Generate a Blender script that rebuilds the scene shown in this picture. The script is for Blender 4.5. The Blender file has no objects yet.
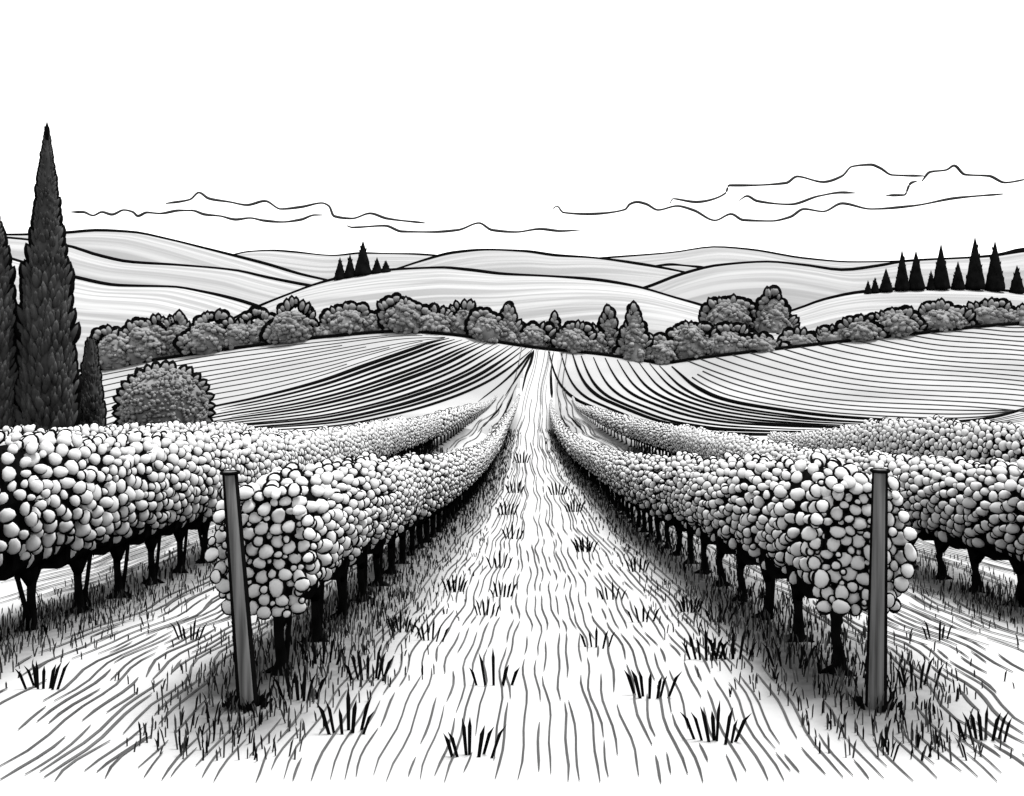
import bpy, math, random
import numpy as np
from mathutils import Vector

SC = bpy.context.scene
COL = SC.collection
F, CX, CY, CAMH = 900.0, 543.0, 330.0, 2.4     # focal length in pixels, vanishing column, horizon row, eye height
D2R = math.radians

# ------------------------------------------------------------------ helpers
def lin(xs, ys):
    xs = np.array(xs, float); ys = np.array(ys, float)
    h = np.diff(xs); dl = np.diff(ys) / h
    m = np.zeros_like(ys); m[0] = dl[0]; m[-1] = dl[-1]
    for i in range(1, len(xs) - 1):
        if dl[i-1] * dl[i] > 0:
            w1 = 2*h[i] + h[i-1]; w2 = h[i] + 2*h[i-1]
            m[i] = (w1 + w2) / (w1/dl[i-1] + w2/dl[i])
    def f(x):
        x = np.clip(np.asarray(x, float), xs[0], xs[-1])
        i = np.clip(np.searchsorted(xs, x) - 1, 0, len(xs) - 2)
        t = (x - xs[i]) / h[i]
        return ((2*t**3 - 3*t**2 + 1)*ys[i] + (t**3 - 2*t**2 + t)*h[i]*m[i]
                + (-2*t**3 + 3*t**2)*ys[i+1] + (t**3 - t**2)*h[i]*m[i+1])
    return f

def sst(a, b, x):
    t = np.clip((np.asarray(x, float) - a) / (b - a), 0, 1)
    return t*t*(3 - 2*t)

class MB:
    """collects shapes; build() links them as ONE mesh object"""
    def __init__(s): s.v = []; s.f = []; s.m = []; s.n = 0; s.sm = []
    def add(s, verts, faces, mat=0, smooth=True):
        verts = np.asarray(verts, float); b = s.n
        s.v.append(verts); s.n += len(verts)
        for f in faces: s.f.append(tuple(i + b for i in f))
        s.m.extend([mat]*len(faces)); s.sm.extend([smooth]*len(faces))
    def mesh(s, name, mats):
        me = bpy.data.meshes.new(name)
        v = np.concatenate(s.v) if s.v else np.zeros((0, 3))
        me.from_pydata([tuple(p) for p in v], [], s.f)
        for m in mats: me.materials.append(m)
        me.polygons.foreach_set('material_index', s.m)
        me.polygons.foreach_set('use_smooth', s.sm)
        me.update()
        return me
    def build(s, name, mats, parent=None, loc=(0, 0, 0)):
        o = bpy.data.objects.new(name, s.mesh(name, mats)); COL.objects.link(o)
        o.location = loc
        if parent: o.parent = parent
        return o

def tag(o, label=None, cat=None, group=None, kind=None):
    if label: o['label'] = label
    if cat: o['category'] = cat
    if group: o['group'] = group
    if kind: o['kind'] = kind
    return o

def empty(name, loc=(0, 0, 0)):
    o = bpy.data.objects.new(name, None); COL.objects.link(o); o.location = loc
    o.empty_display_size = .2
    return o

def basis(axis, up=(0, 0, 1)):
    a = np.array(axis, float); a /= np.linalg.norm(a)
    u = np.array(up, float)
    if abs(a @ u) > .95: u = np.array((1., 0, 0))
    x = np.cross(u, a); x /= np.linalg.norm(x)
    return np.stack([x, np.cross(a, x), a])          # rows: local x, y, z(axis)

def sphere_tpl(seg, rings):
    v = [(0, 0, 1)]
    for r in range(1, rings):
        p = math.pi*r/rings
        for k in range(seg):
            t = 2*math.pi*k/seg
            v.append((math.sin(p)*math.cos(t), math.sin(p)*math.sin(t), math.cos(p)))
    v.append((0, 0, -1)); f = []
    for k in range(seg): f.append((0, 1 + k, 1 + (k+1) % seg))
    for r in range(rings-2):
        a = 1 + r*seg; b = a + seg
        for k in range(seg):
            k2 = (k+1) % seg; f.append((a+k, b+k, b+k2, a+k2))
    a = 1 + (rings-2)*seg; e = len(v) - 1
    for k in range(seg): f.append((a+k, e, a+(k+1) % seg))
    return np.array(v), f
SPH = sphere_tpl(10, 6); SPL = sphere_tpl(7, 4)

def disc_tpl(seg):
    v = [(0, 0, .5), (0, 0, -.5)]
    for k in range(seg):
        t = 2*math.pi*k/seg; v.append((math.cos(t), math.sin(t), 0))
    f = []
    for k in range(seg):
        k2 = (k+1) % seg; f.append((0, 2+k, 2+k2)); f.append((1, 2+k2, 2+k))
    return np.array(v), f
DSC = disc_tpl(14); DSL = disc_tpl(9)

def drop_tpl(seg, rings):
    """a leaf spray: round below, drawn out to a point along +z"""
    v = [(0, 0, -1)]
    for r in range(1, rings):
        t = r/rings
        w = math.sin(math.pi*min(t*1.35, 1)*.5)*(1 - t)**.62*1.55
        for k in range(seg):
            a = 2*math.pi*k/seg; v.append((w*math.cos(a), w*math.sin(a), -1 + 2*t))
    v.append((0, 0, 1)); f = []
    for k in range(seg): f.append((0, 1 + (k+1) % seg, 1 + k))
    for r in range(rings-2):
        a = 1 + r*seg; b = a + seg
        for k in range(seg):
            k2 = (k+1) % seg; f.append((a+k, a+k2, b+k2, b+k))
    a = 1 + (rings-2)*seg; e = len(v) - 1
    for k in range(seg): f.append((a+k, a+(k+1) % seg, e))
    return np.array(v), f
DRP = drop_tpl(7, 6)

def lump(mb, rng, c, axis, r, ra, mat=0, tpl=SPH, irr=.12, up=(0, 0, 1)):
    v, f = tpl
    s = np.array([r*rng.uniform(1-irr, 1+irr), r*rng.uniform(1-irr, 1+irr), ra])
    a, b = rng.uniform(0, 6.28), rng.uniform(0, 6.28)
    w = v*s
    ang = np.arctan2(v[:, 1], v[:, 0])
    w[:, :2] *= (1 + irr*.7*np.sin(2*ang + a) + irr*.45*np.sin(3*ang + b))[:, None]
    mb.add(w @ basis(axis, up) + np.array(c), f, mat)

def disc(mb, c, axis, r, th, mat=1, tpl=DSC, irr=0, rng=None):
    v, f = tpl
    w = v*np.array([r, r, th])
    if irr and rng:
        ang = np.arctan2(v[:, 1], v[:, 0]); a = rng.uniform(0, 6.28)
        w[:, :2] *= (1 + irr*np.sin(2*ang + a))[:, None]
    mb.add(w @ basis(axis) + np.array(c), f, mat, False)

def tube(mb, pts, rads, mat=0, seg=7):
    P = np.array(pts, float); n = len(P); v = []; f = []
    for i in range(n):
        t = P[min(i+1, n-1)] - P[max(i-1, 0)]
        B = basis(t, (0, 0, 1) if abs(t[2]) < .9*np.linalg.norm(t) else (1, 0, 0))
        for k in range(seg):
            a = 2*math.pi*k/seg
            v.append(P[i] + rads[i]*(math.cos(a)*B[0] + math.sin(a)*B[1]))
    for i in range(n-1):
        for k in range(seg):
            k2 = (k+1) % seg; f.append((i*seg+k, i*seg+k2, (i+1)*seg+k2, (i+1)*seg+k))
    f.append(tuple(range(seg))[::-1]); f.append(tuple((n-1)*seg + k for k in range(seg)))
    mb.add(v, f, mat)

def blade(mb, p, tip, w, mat=0):
    """one grass blade: a thin three-sided bent spike"""
    p = np.array(p, float); tip = np.array(tip, float); d = tip - p
    mid = p + d*.68 + np.array((-d[0]*.12, -d[1]*.12, np.linalg.norm(d)*.06))
    x = np.array((1., 0, 0)); y = np.array((0, 1., 0))
    v = [p - x*w*.42, p + x*w*.42, p + y*w*.5, mid - x*w*.55, mid + x*w*.55, mid + y*w*.5, tip]
    mb.add(v, [(0, 1, 4, 3), (1, 2, 5, 4), (2, 0, 3, 5), (3, 4, 6), (4, 5, 6), (5, 3, 6)], mat, False)

def resample(pts, n):
    p = np.array(pts, float)
    s = np.concatenate([[0], np.cumsum(np.linalg.norm(np.diff(p, axis=0), axis=1))])
    t = np.linspace(0, s[-1], n)
    return np.stack([lin(s, p[:, 0])(t), lin(s, p[:, 1])(t)], 1)

# ------------------------------------------------------------------ materials
def mat(name, col, var=.15, scale=6.0, rough=.95):
    m = bpy.data.materials.new(name); m.use_nodes = True
    nt = m.node_tree; b = nt.nodes['Principled BSDF']
    b.inputs['Roughness'].default_value = rough
    b.inputs['Specular IOR Level'].default_value = 0.0
    tc = nt.nodes.new('ShaderNodeTexCoord'); n = nt.nodes.new('ShaderNodeTexNoise')
    n.inputs['Scale'].default_value = scale; n.inputs['Detail'].default_value = 3
    r = nt.nodes.new('ShaderNodeValToRGB')
    lo, hi = col*(1-var), col*(1+var)
    r.color_ramp.elements[0].position = .3; r.color_ramp.elements[1].position = .7
    r.color_ramp.elements[0].color = (lo, lo, lo, 1); r.color_ramp.elements[1].color = (hi, hi, hi, 1)
    nt.links.new(tc.outputs['Object'], n.inputs['Vector'])
    nt.links.new(n.outputs['Fac'], r.inputs['Fac']); nt.links.new(r.outputs['Color'], b.inputs['Base Color'])
    return m

def streak_mat(name, hi, lo, su, sv, p0=.42, p1=.62):
    """grey streaks that follow the slope, from the hill's own UV layout"""
    m = bpy.data.materials.new(name); m.use_nodes = True
    nt = m.node_tree; b = nt.nodes['Principled BSDF']
    b.inputs['Roughness'].default_value = 1; b.inputs['Specular IOR Level'].default_value = 0
    uv = nt.nodes.new('ShaderNodeUVMap'); mp = nt.nodes.new('ShaderNodeMapping')
    mp.inputs['Scale'].default_value = (su, sv, 1)
    n = nt.nodes.new('ShaderNodeTexNoise'); n.inputs['Scale'].default_value = 1; n.inputs['Detail'].default_value = 2.5
    n.inputs['Distortion'].default_value = .4
    r = nt.nodes.new('ShaderNodeValToRGB')
    r.color_ramp.elements[0].position = p0; r.color_ramp.elements[1].position = p1
    r.color_ramp.elements[0].color = (lo, lo, lo, 1); r.color_ramp.elements[1].color = (hi, hi, hi, 1)
    nt.links.new(uv.outputs['UV'], mp.inputs['Vector']); nt.links.new(mp.outputs['Vector'], n.inputs['Vector'])
    nt.links.new(n.outputs['Fac'], r.inputs['Fac']); nt.links.new(r.outputs['Color'], b.inputs['Base Color'])
    return m

GROUND = .42
M_ground = mat('pale_ground', GROUND, .03, 1.5)
M_slope_grey = mat('shaded_slope_field', .31, .16, .045)  # greyer tone puts the far slope's shading into the colour
M_leaf = mat('pale_vine_leaf', .58, .08, 9)
M_ink = mat('black_bark_and_outline', .004, .4, 8)
M_line = mat('dark_dry_stalk', .07, .35, 2)
M_furrow = mat('grey_furrow', .05, .3, .3)
M_blade = mat('black_grass', .006, .5, 3)
M_bladeg = mat('grey_grass', .06, .5, 3)
M_post = mat('weathered_post_wood', .125, .5, 2.2)
for n_ in M_post.node_tree.nodes:
    if n_.type == 'TEX_NOISE':
        mp_ = M_post.node_tree.nodes.new('ShaderNodeMapping'); mp_.inputs['Scale'].default_value = (14, 14, .5)
        l_ = n_.inputs['Vector'].links[0]; M_post.node_tree.links.new(l_.from_socket, mp_.inputs['Vector']); M_post.node_tree.links.new(mp_.outputs['Vector'], n_.inputs['Vector'])
M_bush = mat('bush_leaf', .19, .4, .6)
M_cyp = mat('cypress_leaf', .042, .5, .9)
M_blackcyp = mat('black_cypress_leaf', .006, .5, .3)
M_cloud = mat('grey_cloud_wisp', .05, .2, .01)

# ------------------------------------------------------------------ terrain
P_near = lin([-20, 0, 5.7, 6.7, 9.1, 13, 17.7, 27, 42.6, 69, 75], [2.38, 2.4, 2.4, 2.48, 2.79, 3.30, 3.95, 5.0, 6.5, 8.2, 8.45])
K_far = lin([69, 80, 95, 119, 136, 150], [1, .89, .755, .50, .25, 0])
Y_base = lin([-1200, -300, 0, 100, 160, 250, 330, 400, 450, 500, 540, 600, 640, 662, 700, 800, 900, 1024, 1300, 2300],
             [372, 378, 376, 369, 359, 346, 336, 331, 334, 342, 348, 354, 360, 363, 358, 346, 335, 323, 318, 330])
C_path = lin([-20, 5.7, 17.7, 27, 42.6, 69, 95, 119, 149, 160], [.12, .12, -.04, -.13, -.45, -.92, -1.05, -.92, .17, .4])

A_bank = lin([-20, 8, 14, 20, 30, 45, 69, 95, 120, 200], [0, 0, .12, .42, .8, 1.1, 1.25, .7, 0, 0])
def terrain(X, d):
    X = np.asarray(X, float); d = np.asarray(d, float)
    X, d = np.broadcast_arrays(X, d)
    dn = P_near(d)
    px = CX + F*X/np.maximum(d, 40)
    k = K_far(d); yb = Y_base(px)
    y = yb + (437 - yb)*k
    far = (y - CY)*np.maximum(d, 60)/F
    drop = dn + (far - dn)*sst(60, 76, d)
    r = np.maximum(0, np.abs(X - C_path(d)) - 2.3)
    drop = drop - A_bank(d)*(1 - np.exp(-r/1.2))
    z = CAMH - drop
    back = np.maximum(0, d - 151)
    z = np.where(d > 151, np.maximum(z - back*.32, -36 + 0*z), z)
    return z

def at_px(px, py, dmin=3.0, dmax=149.8):
    ds = np.concatenate([np.arange(dmin, 20, .05), np.arange(max(20, dmin), dmax, .25)])
    ds = ds[(ds >= dmin) & (ds <= dmax)]
    X = (px - CX)*ds/F
    g = CAMH - (py - CY)*ds/F - terrain(X, ds)
    i = np.argmax(g < 0) if (g < 0).any() else len(ds) - 1
    d = ds[i]
    if i > 0 and g[i] < 0: d = ds[i-1] + (ds[i] - ds[i-1])*g[i-1]/(g[i-1] - g[i])
    x = (px - CX)*d/F
    return x, float(d), float(terrain(x, d))

def px_at(px, py, d):
    return ((px - CX)*d/F, d, CAMH - (py - CY)*d/F)

def build_ground():
    ds = list(np.arange(-10, 0, 1.0)) + list(np.arange(0, 20, .25)) + list(np.arange(20, 60, .6)) + list(np.arange(60, 156, 1.0)) \
        + list(np.arange(156, 300, 8)) + list(np.geomspace(300, 9000, 30))
    u = np.linspace(-1, 1, 221); s = np.sign(u)*np.abs(u)**1.9
    ds = np.array(ds)
    W = 14 + np.abs(ds)*1.35
    X = s[None, :]*W[:, None]; D = np.repeat(ds[:, None], len(s), 1)
    Z = terrain(X, D)
    v = np.stack([X, D, Z], -1).reshape(-1, 3); n = len(s); f = []
    for i in range(len(ds)-1):
        for j in range(n-1):
            a = i*n + j; f.append((a, a+1, a+n+1, a+n))
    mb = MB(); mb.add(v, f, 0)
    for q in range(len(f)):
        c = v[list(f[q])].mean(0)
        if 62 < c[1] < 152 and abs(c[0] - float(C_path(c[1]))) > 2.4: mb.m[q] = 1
    o = mb.build('ground', [M_ground, M_slope_grey]); tag(o, kind='structure')
    # shade painted into the ground colour along each vine row and round the posts
    xx, dd = v[:, 0], v[:, 1]; ground_shade = np.zeros(len(v))
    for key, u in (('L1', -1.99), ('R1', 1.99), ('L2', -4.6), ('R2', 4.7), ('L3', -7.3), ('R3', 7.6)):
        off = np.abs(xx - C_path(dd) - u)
        ground_shade = np.maximum(ground_shade, (1 - sst(.25, 1.05, off))*sst(4.9, 6.2, dd)*(1 - sst(70, 110, dd)))
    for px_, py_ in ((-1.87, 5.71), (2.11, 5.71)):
        ground_shade = np.maximum(ground_shade, 1 - sst(.15, .75, np.hypot(xx - px_, dd - py_ + .1)))
    at = o.data.attributes.new('ground_shade', 'FLOAT', 'POINT'); at.data.foreach_set('value', ground_shade)
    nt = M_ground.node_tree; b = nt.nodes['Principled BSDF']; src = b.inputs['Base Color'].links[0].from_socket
    a = nt.nodes.new('ShaderNodeAttribute'); a.attribute_name = 'ground_shade'
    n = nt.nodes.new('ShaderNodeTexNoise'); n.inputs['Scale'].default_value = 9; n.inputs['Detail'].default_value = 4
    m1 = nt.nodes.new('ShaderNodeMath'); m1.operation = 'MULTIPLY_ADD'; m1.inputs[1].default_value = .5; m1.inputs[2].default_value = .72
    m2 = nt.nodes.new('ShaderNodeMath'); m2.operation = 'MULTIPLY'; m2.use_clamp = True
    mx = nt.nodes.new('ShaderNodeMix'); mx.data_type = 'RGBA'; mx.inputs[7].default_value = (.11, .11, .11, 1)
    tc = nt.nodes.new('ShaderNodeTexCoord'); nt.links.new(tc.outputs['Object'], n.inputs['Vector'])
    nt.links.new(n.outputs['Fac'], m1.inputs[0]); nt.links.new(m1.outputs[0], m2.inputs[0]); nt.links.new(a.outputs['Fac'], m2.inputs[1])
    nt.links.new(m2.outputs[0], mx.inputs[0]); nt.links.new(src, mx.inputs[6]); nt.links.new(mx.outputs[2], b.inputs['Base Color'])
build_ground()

# ------------------------------------------------------------------ lines that lie on the ground
def ribbon(mb, pts, w, mat=0, lift=None):
    """a low three-sided ridge of stalks following the ground"""
    P = np.array(pts, float); n = len(P)
    if n < 2: return
    d = P[:, 1]
    if lift is None: lift = .003 + .0010*d
    z = terrain(P[:, 0], d) + lift
    t = np.gradient(P, axis=0); t /= np.maximum(np.linalg.norm(t, axis=1), 1e-9)[:, None]
    nn = np.stack([-t[:, 1], t[:, 0]], 1)
    w = np.broadcast_to(np.asarray(w, float), (n,))*.5
    a = P + nn*w[:, None]; b = P - nn*w[:, None]
    hz = np.maximum(w*.5, .004)
    v = np.concatenate([np.column_stack([a, z]), np.column_stack([b, z]), np.column_stack([P, z + hz])])
    f = []
    for i in range(n-1):
        f.append((i, i+1, 2*n+i+1, 2*n+i)); f.append((2*n+i, 2*n+i+1, n+i+1, n+i))
    mb.add(v, f, mat, False)

W1 = 1.99
ROWS = {'L1': -1.99, 'R1': 1.99, 'L2': -4.6, 'R2': 4.7, 'L3': -7.3, 'R3': 7.6}
STRIP = .62

def build_strokes():
    rng = random.Random(5)
    mb = MB()
    lanes = list(np.arange(-11.5, 11.6, .082))
    for u0 in lanes:
        u0 += rng.uniform(-.03, .03)
        near_row = min(abs(u0 - r) for r in ROWS.values())
        foot = near_row < STRIP*.75
        if foot and abs(u0) > 3: continue
        d = 4.75 + abs(rng.gauss(0, .12)) + .006*abs(u0)
        dmax = rng.choice((24, 24, 76 if abs(u0) < 4.3 else 24)) if abs(u0) > W1 - .3 else rng.choice((13, 20, 34, 60, 148))
        if foot: dmax = 5.35
        while d < dmax:
            L = d*rng.choice([.06, .12, .2, .28, .36])*rng.uniform(.7, 1.2)*(1 + max(0, d-7)/14)
            if foot: L = min(L, .5)
            n = max(5, int(18*L/d)+4)
            dd = np.linspace(d, d + L, n)
            ph, fr = 1.7*math.sin(u0*1.3) + u0*.9 + rng.uniform(-.5, .5), 2.7
            q = np.log(dd)*fr*6
            amp = (.014 + .010*rng.random())*(1 if abs(u0) < 2.4 else 2.4)
            x = C_path(dd) + u0 + amp*np.sin(q + ph)*np.sqrt(dd/6) + .6*amp*np.sin(2.3*q + ph*2)
            w = (.0108 + .00055*dd)*rng.uniform(.75, 1.15)*(1 if abs(u0) < 2.4 else 1.5)
            tap = np.minimum(1, np.minimum(np.arange(n)+.6, (n - np.arange(n)) - .4)/1.6)
            px = CX + F*x[0]/dd[0]
            if -30 < px < 1060:
                ribbon(mb, np.column_stack([x, dd]), w*tap, 0)
            d += L + d*rng.uniform(.004, .05)*(1 if rng.random() < .7 else 2.2)
    o = mb.build('grass', [M_line])
    tag(o, 'long wavy dry grass stalks combed along the pale ground between the vine rows', 'grass', kind='stuff')
build_strokes()

def build_row_grass():
    rng = random.Random(11)
    mb = MB()
    for key, u in ROWS.items():
        dstart = 5.0 if key in ('L1', 'R1') else 6.0
        d = dstart
        dend = 75 if key in ('L1', 'R1') else 42
        if key in ('L3', 'R3'): dstart, dend = 10, 22
        while d < dend:
            step = .05*max(1, d/9)**1.1
            nper = 14 if d < 10 else 7
            for _ in range(nper):
                side = rng.gauss(0, .46)
                if abs(side) > 1.15: continue
                x = float(C_path(d)) + u + side
                y = d + rng.uniform(0, step)
                if d < 5.75 and abs(side) > .55: continue
                z = float(terrain(x, y))
                hgt = rng.uniform(.055, .115)*(1.15 - .35*abs(side))*max(1, d/14)**.6
                lean = rng.gauss(0, .18)*hgt
                w = rng.uniform(.008, .0125)*max(1, d/9)**.8
                blade(mb, (x, y, z - .01), (x + lean, y + rng.gauss(0, .2)*hgt, z + hgt), w, 0 if rng.random() < (.30 + .25*(abs(side) < .3)) else 1)
            d += step
    o = mb.build('grass', [M_blade, M_bladeg])
    tag(o, 'dense short upright dark grass growing in strips under the vine rows', 'grass', kind='stuff')
build_row_grass()

TUFTS = [(522, 463), (515, 493), (558, 495), (574, 512), (507, 515), (513, 539), (585, 552), (638, 572), (612, 600), (643, 622), (596, 648),
         (650, 697), (716, 742), (690, 612), (719, 622), (706, 660), (733, 660), (500, 568), (503, 597), (486, 616), (455, 592), (431, 641),
         (494, 686), (471, 757), (369, 680), (348, 732), (402, 632), (190, 640), (43, 688), (986, 742), (916, 686), (300, 700), (322, 664), (790, 668), (938, 640)]
def ground_place(px, py):
    side = 'left' if px < 535 else 'right'
    return side
def build_tufts():
    rng = random.Random(21)
    words = {0: 'tallest fan of black grass blades low in the picture, right half of the path',
             }
    for i, (px, py) in enumerate(TUFTS):
        x, d, z = at_px(px, py)
        mb = MB()
        big = 1.0 if py < 660 else 1.25
        n = rng.choice([5, 6, 7, 8])
        for k in range(n):
            t = (k - (n-1)/2)/max(1, n-1)*2
            h = rng.uniform(.13, .21)*big*(1 - .25*abs(t))*max(1, d/9)**.75
            sp = .085*big*max(1, d/9)**.7
            bx = x + t*sp + rng.uniform(-.012, .012); by = d + rng.uniform(-.04, .04)
            zz = float(terrain(bx, by))
            blade(mb, (bx - x, by - d, zz - z - .01), (bx - x + t*h*.5 + rng.uniform(-.01, .01), by - d + rng.uniform(-.03, .03), zz - z + h),
                  rng.uniform(.014, .020)*big*max(1, d/7.5)**.85)
        o = mb.build('grass_tuft', [M_blade], loc=(x, d, z))
        where = TUFT_LABELS[i]
        tag(o, where, 'grass tuft', 'tufts of black grass on the ground')
def tuft_labels():
    out = []
    band = lambda y: ('far up the path' if y < 500 else 'half way up the path' if y < 560 else 'on the middle stretch of the path' if y < 640 else 'on the near stretch of the path' if y < 700 else 'at the near end of the path')
    special = {27: 'small black grass tuft on bare ground left of the left post', 28: 'small black grass tuft at the far left beneath the second vine row',
               29: 'fan of black grass blades on the ground right of the right post', 30: 'black grass tuft just beyond the foot of the right post',
               31: 'black grass tuft close to the right of the left post foot', 34: 'black grass tuft between the right post and the second right vine row'}
    rank = {}
    for i, (x, y) in enumerate(TUFTS):
        if i in special: out.append(special[i]); continue
        side = 'left' if x < 541 else 'right'
        b = band(y)
        same = sorted((q for j, q in enumerate(TUFTS) if j not in special and band(q[1]) == b and ('left' if q[0] < 541 else 'right') == side), key=lambda q: q[0])
        k = same.index((x, y)); n = len(same)
        o = ['first', 'second', 'third', 'fourth', 'fifth', 'sixth', 'seventh', 'eighth'][k]
        if n == 1: out.append(f'only black grass tuft left of centre {b}' if side == 'left' else f'only black grass tuft right of centre {b}')
        else: out.append(f'{o} black grass tuft from left, {side} of centre, {b}')
    return out
TUFT_LABELS = tuft_labels()
build_tufts()

# ------------------------------------------------------------------ grapevines
def vine_profile(H, zb, hw):
    """cross-section outline from bottom right over the top to bottom left: points (x, z) and outward normals"""
    pts = []
    for k in range(49):
        a = -1.12 + (math.pi + 2.24)*k/48
        c, s = math.cos(a), math.sin(a)
        x = hw*math.copysign(abs(c)**.72, c)
        zz = (zb + H)/2 + (H - zb)/2*math.copysign(abs(s)**.5, s)
        if zz < (zb+H)/2: x *= 1 - .30*(((zb+H)/2 - zz)/((H-zb)/2))**1.2
        else: x *= 1 - .34*((zz - (zb+H)/2)/((H-zb)/2))**2
        pts.append((x, zz))
    return np.array(pts)

def make_foliage(seed, L, H, zb, hw, dz, sy, r, rim, end=False, tpl=SPH, dtp=DSC, axm=.3, kappa=.42):
    rng = random.Random(seed); mb = MB()
    pr = vine_profile(H - r*.7, zb + r*.4, hw - r*.35)
    seglen = np.linalg.norm(np.diff(pr, axis=0), axis=1); cum = np.concatenate([[0], np.cumsum(seglen)])
    tot = cum[-1]; fx = lin(cum, pr[:, 0]); fz = lin(cum, pr[:, 1])
    # black core that shows in the gaps between leaf clusters
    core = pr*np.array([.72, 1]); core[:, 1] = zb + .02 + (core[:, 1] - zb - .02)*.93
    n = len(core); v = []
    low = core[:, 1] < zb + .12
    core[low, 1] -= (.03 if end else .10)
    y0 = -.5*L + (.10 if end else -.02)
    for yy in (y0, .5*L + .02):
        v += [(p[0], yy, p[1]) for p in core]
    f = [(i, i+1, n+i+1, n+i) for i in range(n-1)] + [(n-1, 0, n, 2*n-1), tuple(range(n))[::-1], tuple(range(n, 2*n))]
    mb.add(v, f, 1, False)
    # leaf clusters, packed edge to edge like cobbles: large ones first, smaller ones into the gaps
    kap = kappa
    acc = []                                         # (s, y, r)
    def fits(sv, y, rr, gap):
        for (s2, y2, r2) in acc:
            dy = abs(y - y2); dy = min(dy, L - dy) if not end else dy
            if (sv - s2)**2 + (dy*kap)**2 < (rr + r2 + gap)**2: return False
        return True
    for rr0, tries in ((1.25, 700), (1.1, 900), (.9, 1100), (.75, 1200)):
        for q in range(int(tries*L)):
            rr = r*rr0*rng.uniform(.93, 1.07); sv = rng.uniform(0, tot); y = rng.uniform(-L/2, L/2)
            if fits(sv, y, rr, rim*.35): acc.append((sv, y, rr))
    A_ = np.array(acc)
    for it in range(3):                              # let every cluster swell until it meets its neighbours
        for q in range(len(A_)):
            dy = np.abs(A_[:, 1] - A_[q, 1])
            if not end: dy = np.minimum(dy, L - dy)
            dd = np.sqrt((A_[:, 0] - A_[q, 0])**2 + (dy*kap)**2) - A_[:, 2]; dd[q] = 9
            A_[q, 2] = max(A_[q, 2], min(r*1.55, dd.min() - rim*.45))
    for (sv, y, rr) in A_:
        x, z = float(fx(sv)), float(fz(sv)); e = .01*tot
        tx, tz = float(fx(min(sv+e, tot)) - fx(max(sv-e, 0))), float(fz(min(sv+e, tot)) - fz(max(sv-e, 0)))
        nl = math.hypot(tx, tz) or 1; nx, nz = tz/nl, -tx/nl
        if nx*x < 0 and abs(x) > .02: nx, nz = -nx, -nz
        hh = (z - zb)/(H - zb)
        ax = np.array((nx*axm, -.92, .06 + .62*max(0, hh)**1.3)); ax /= np.linalg.norm(ax)
        c = (x + nx*rng.uniform(-.008, .010), y, z + nz*rng.uniform(-.008, .012))
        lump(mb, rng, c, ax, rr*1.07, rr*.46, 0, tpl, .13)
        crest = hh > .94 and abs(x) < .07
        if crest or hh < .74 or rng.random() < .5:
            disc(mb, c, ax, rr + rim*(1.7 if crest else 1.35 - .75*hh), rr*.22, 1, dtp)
    if end:   # leaves that close the end of the row
        acc2 = []
        mid = (zb + H)/2
        for rr0, tries in ((1.2, 1500), (1.0, 2500), (.8, 3000), (.6, 3000), (.45, 2500)):
            for q in range(tries):
                rr = r*rr0*rng.uniform(.93, 1.07); z = rng.uniform(zb + .01, H - .03)
                half = hw*(1 - .22*max(0, mid - z)/(mid - zb) - .25*(max(0, z - mid)/(H - mid))**2) - .01
                x = rng.uniform(-half, half)
                if all((x-a)**2 + (z-b)**2 > (rr + c_ + rim*.3)**2 for a, b, c_ in acc2): acc2.append((x, z, rr))
        B_ = np.array(acc2)
        for it in range(3):
            for q in range(len(B_)):
                dd = np.hypot(B_[:, 0] - B_[q, 0], B_[:, 1] - B_[q, 1]) - B_[:, 2]; dd[q] = 9
                B_[q, 2] = max(B_[q, 2], min(r*1.6, dd.min() - rim*.25))
        for x, z, rr in B_:
            c = (x, -L/2 + .05 + .6*max(0, abs(x) - .15) + rng.uniform(-.03, .02), z)
            ax = np.array((x*.9, -1, .06 + .55*(max(0, z - zb)/(H - zb))**1.3))
            lump(mb, rng, c, ax, rr*1.07, rr*.46, 0, tpl, .13)
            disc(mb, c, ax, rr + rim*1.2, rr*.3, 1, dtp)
    return mb.mesh('foliage', [M_leaf, M_ink])

def make_trunk(seed, L, zb, end=False):
    rng = random.Random(seed); mb = MB()
    bend = rng.uniform(-.03, .03)
    tube(mb, [(0, 0, -.05), (0, 0, .02), (.01, bend*.5, .10), (bend, -bend, .26), (bend*.6, bend, zb - .05), (0, 0, zb + .12)],
         [.09, .062, .043, .036, .046, .09], 0, 8)
    q = rng.choice((-1, 1))
    tube(mb, [(0, q*.03, .02), (.02, q*.11, .2), (.01, q*.2, zb*.75), (0, q*.26, zb + .05)], [.045, .02, .019, .04], 0, 6)
    for s in (-1, 1):      # the two arms tied along the wire
        if end and s < 0: continue
        tube(mb, [(bend*.4, 0, zb*.62), (0, s*.10*L, zb*.84), (rng.uniform(-.04, .04), s*.27*L, zb + .02), (0, s*.52*L, zb + .07)],
             [.04, .05, .075, .10], 0, 7)
        tube(mb, [(0, s*.05, zb*.7), (.09*s, s*.09*L, zb + .03), (.12*s, s*.15*L, zb + .12)], [.02, .024, .03], 0, 6)
        for k in range(3): # roots
            a = rng.uniform(0, 6.28)
            tube(mb, [(0, 0, .06), (.09*math.cos(a), .09*math.sin(a), .015), (.17*math.cos(a), .17*math.sin(a), -.03)], [.028, .018, .008], 0, 6)
    return mb.mesh('trunk', [M_ink])

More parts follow.
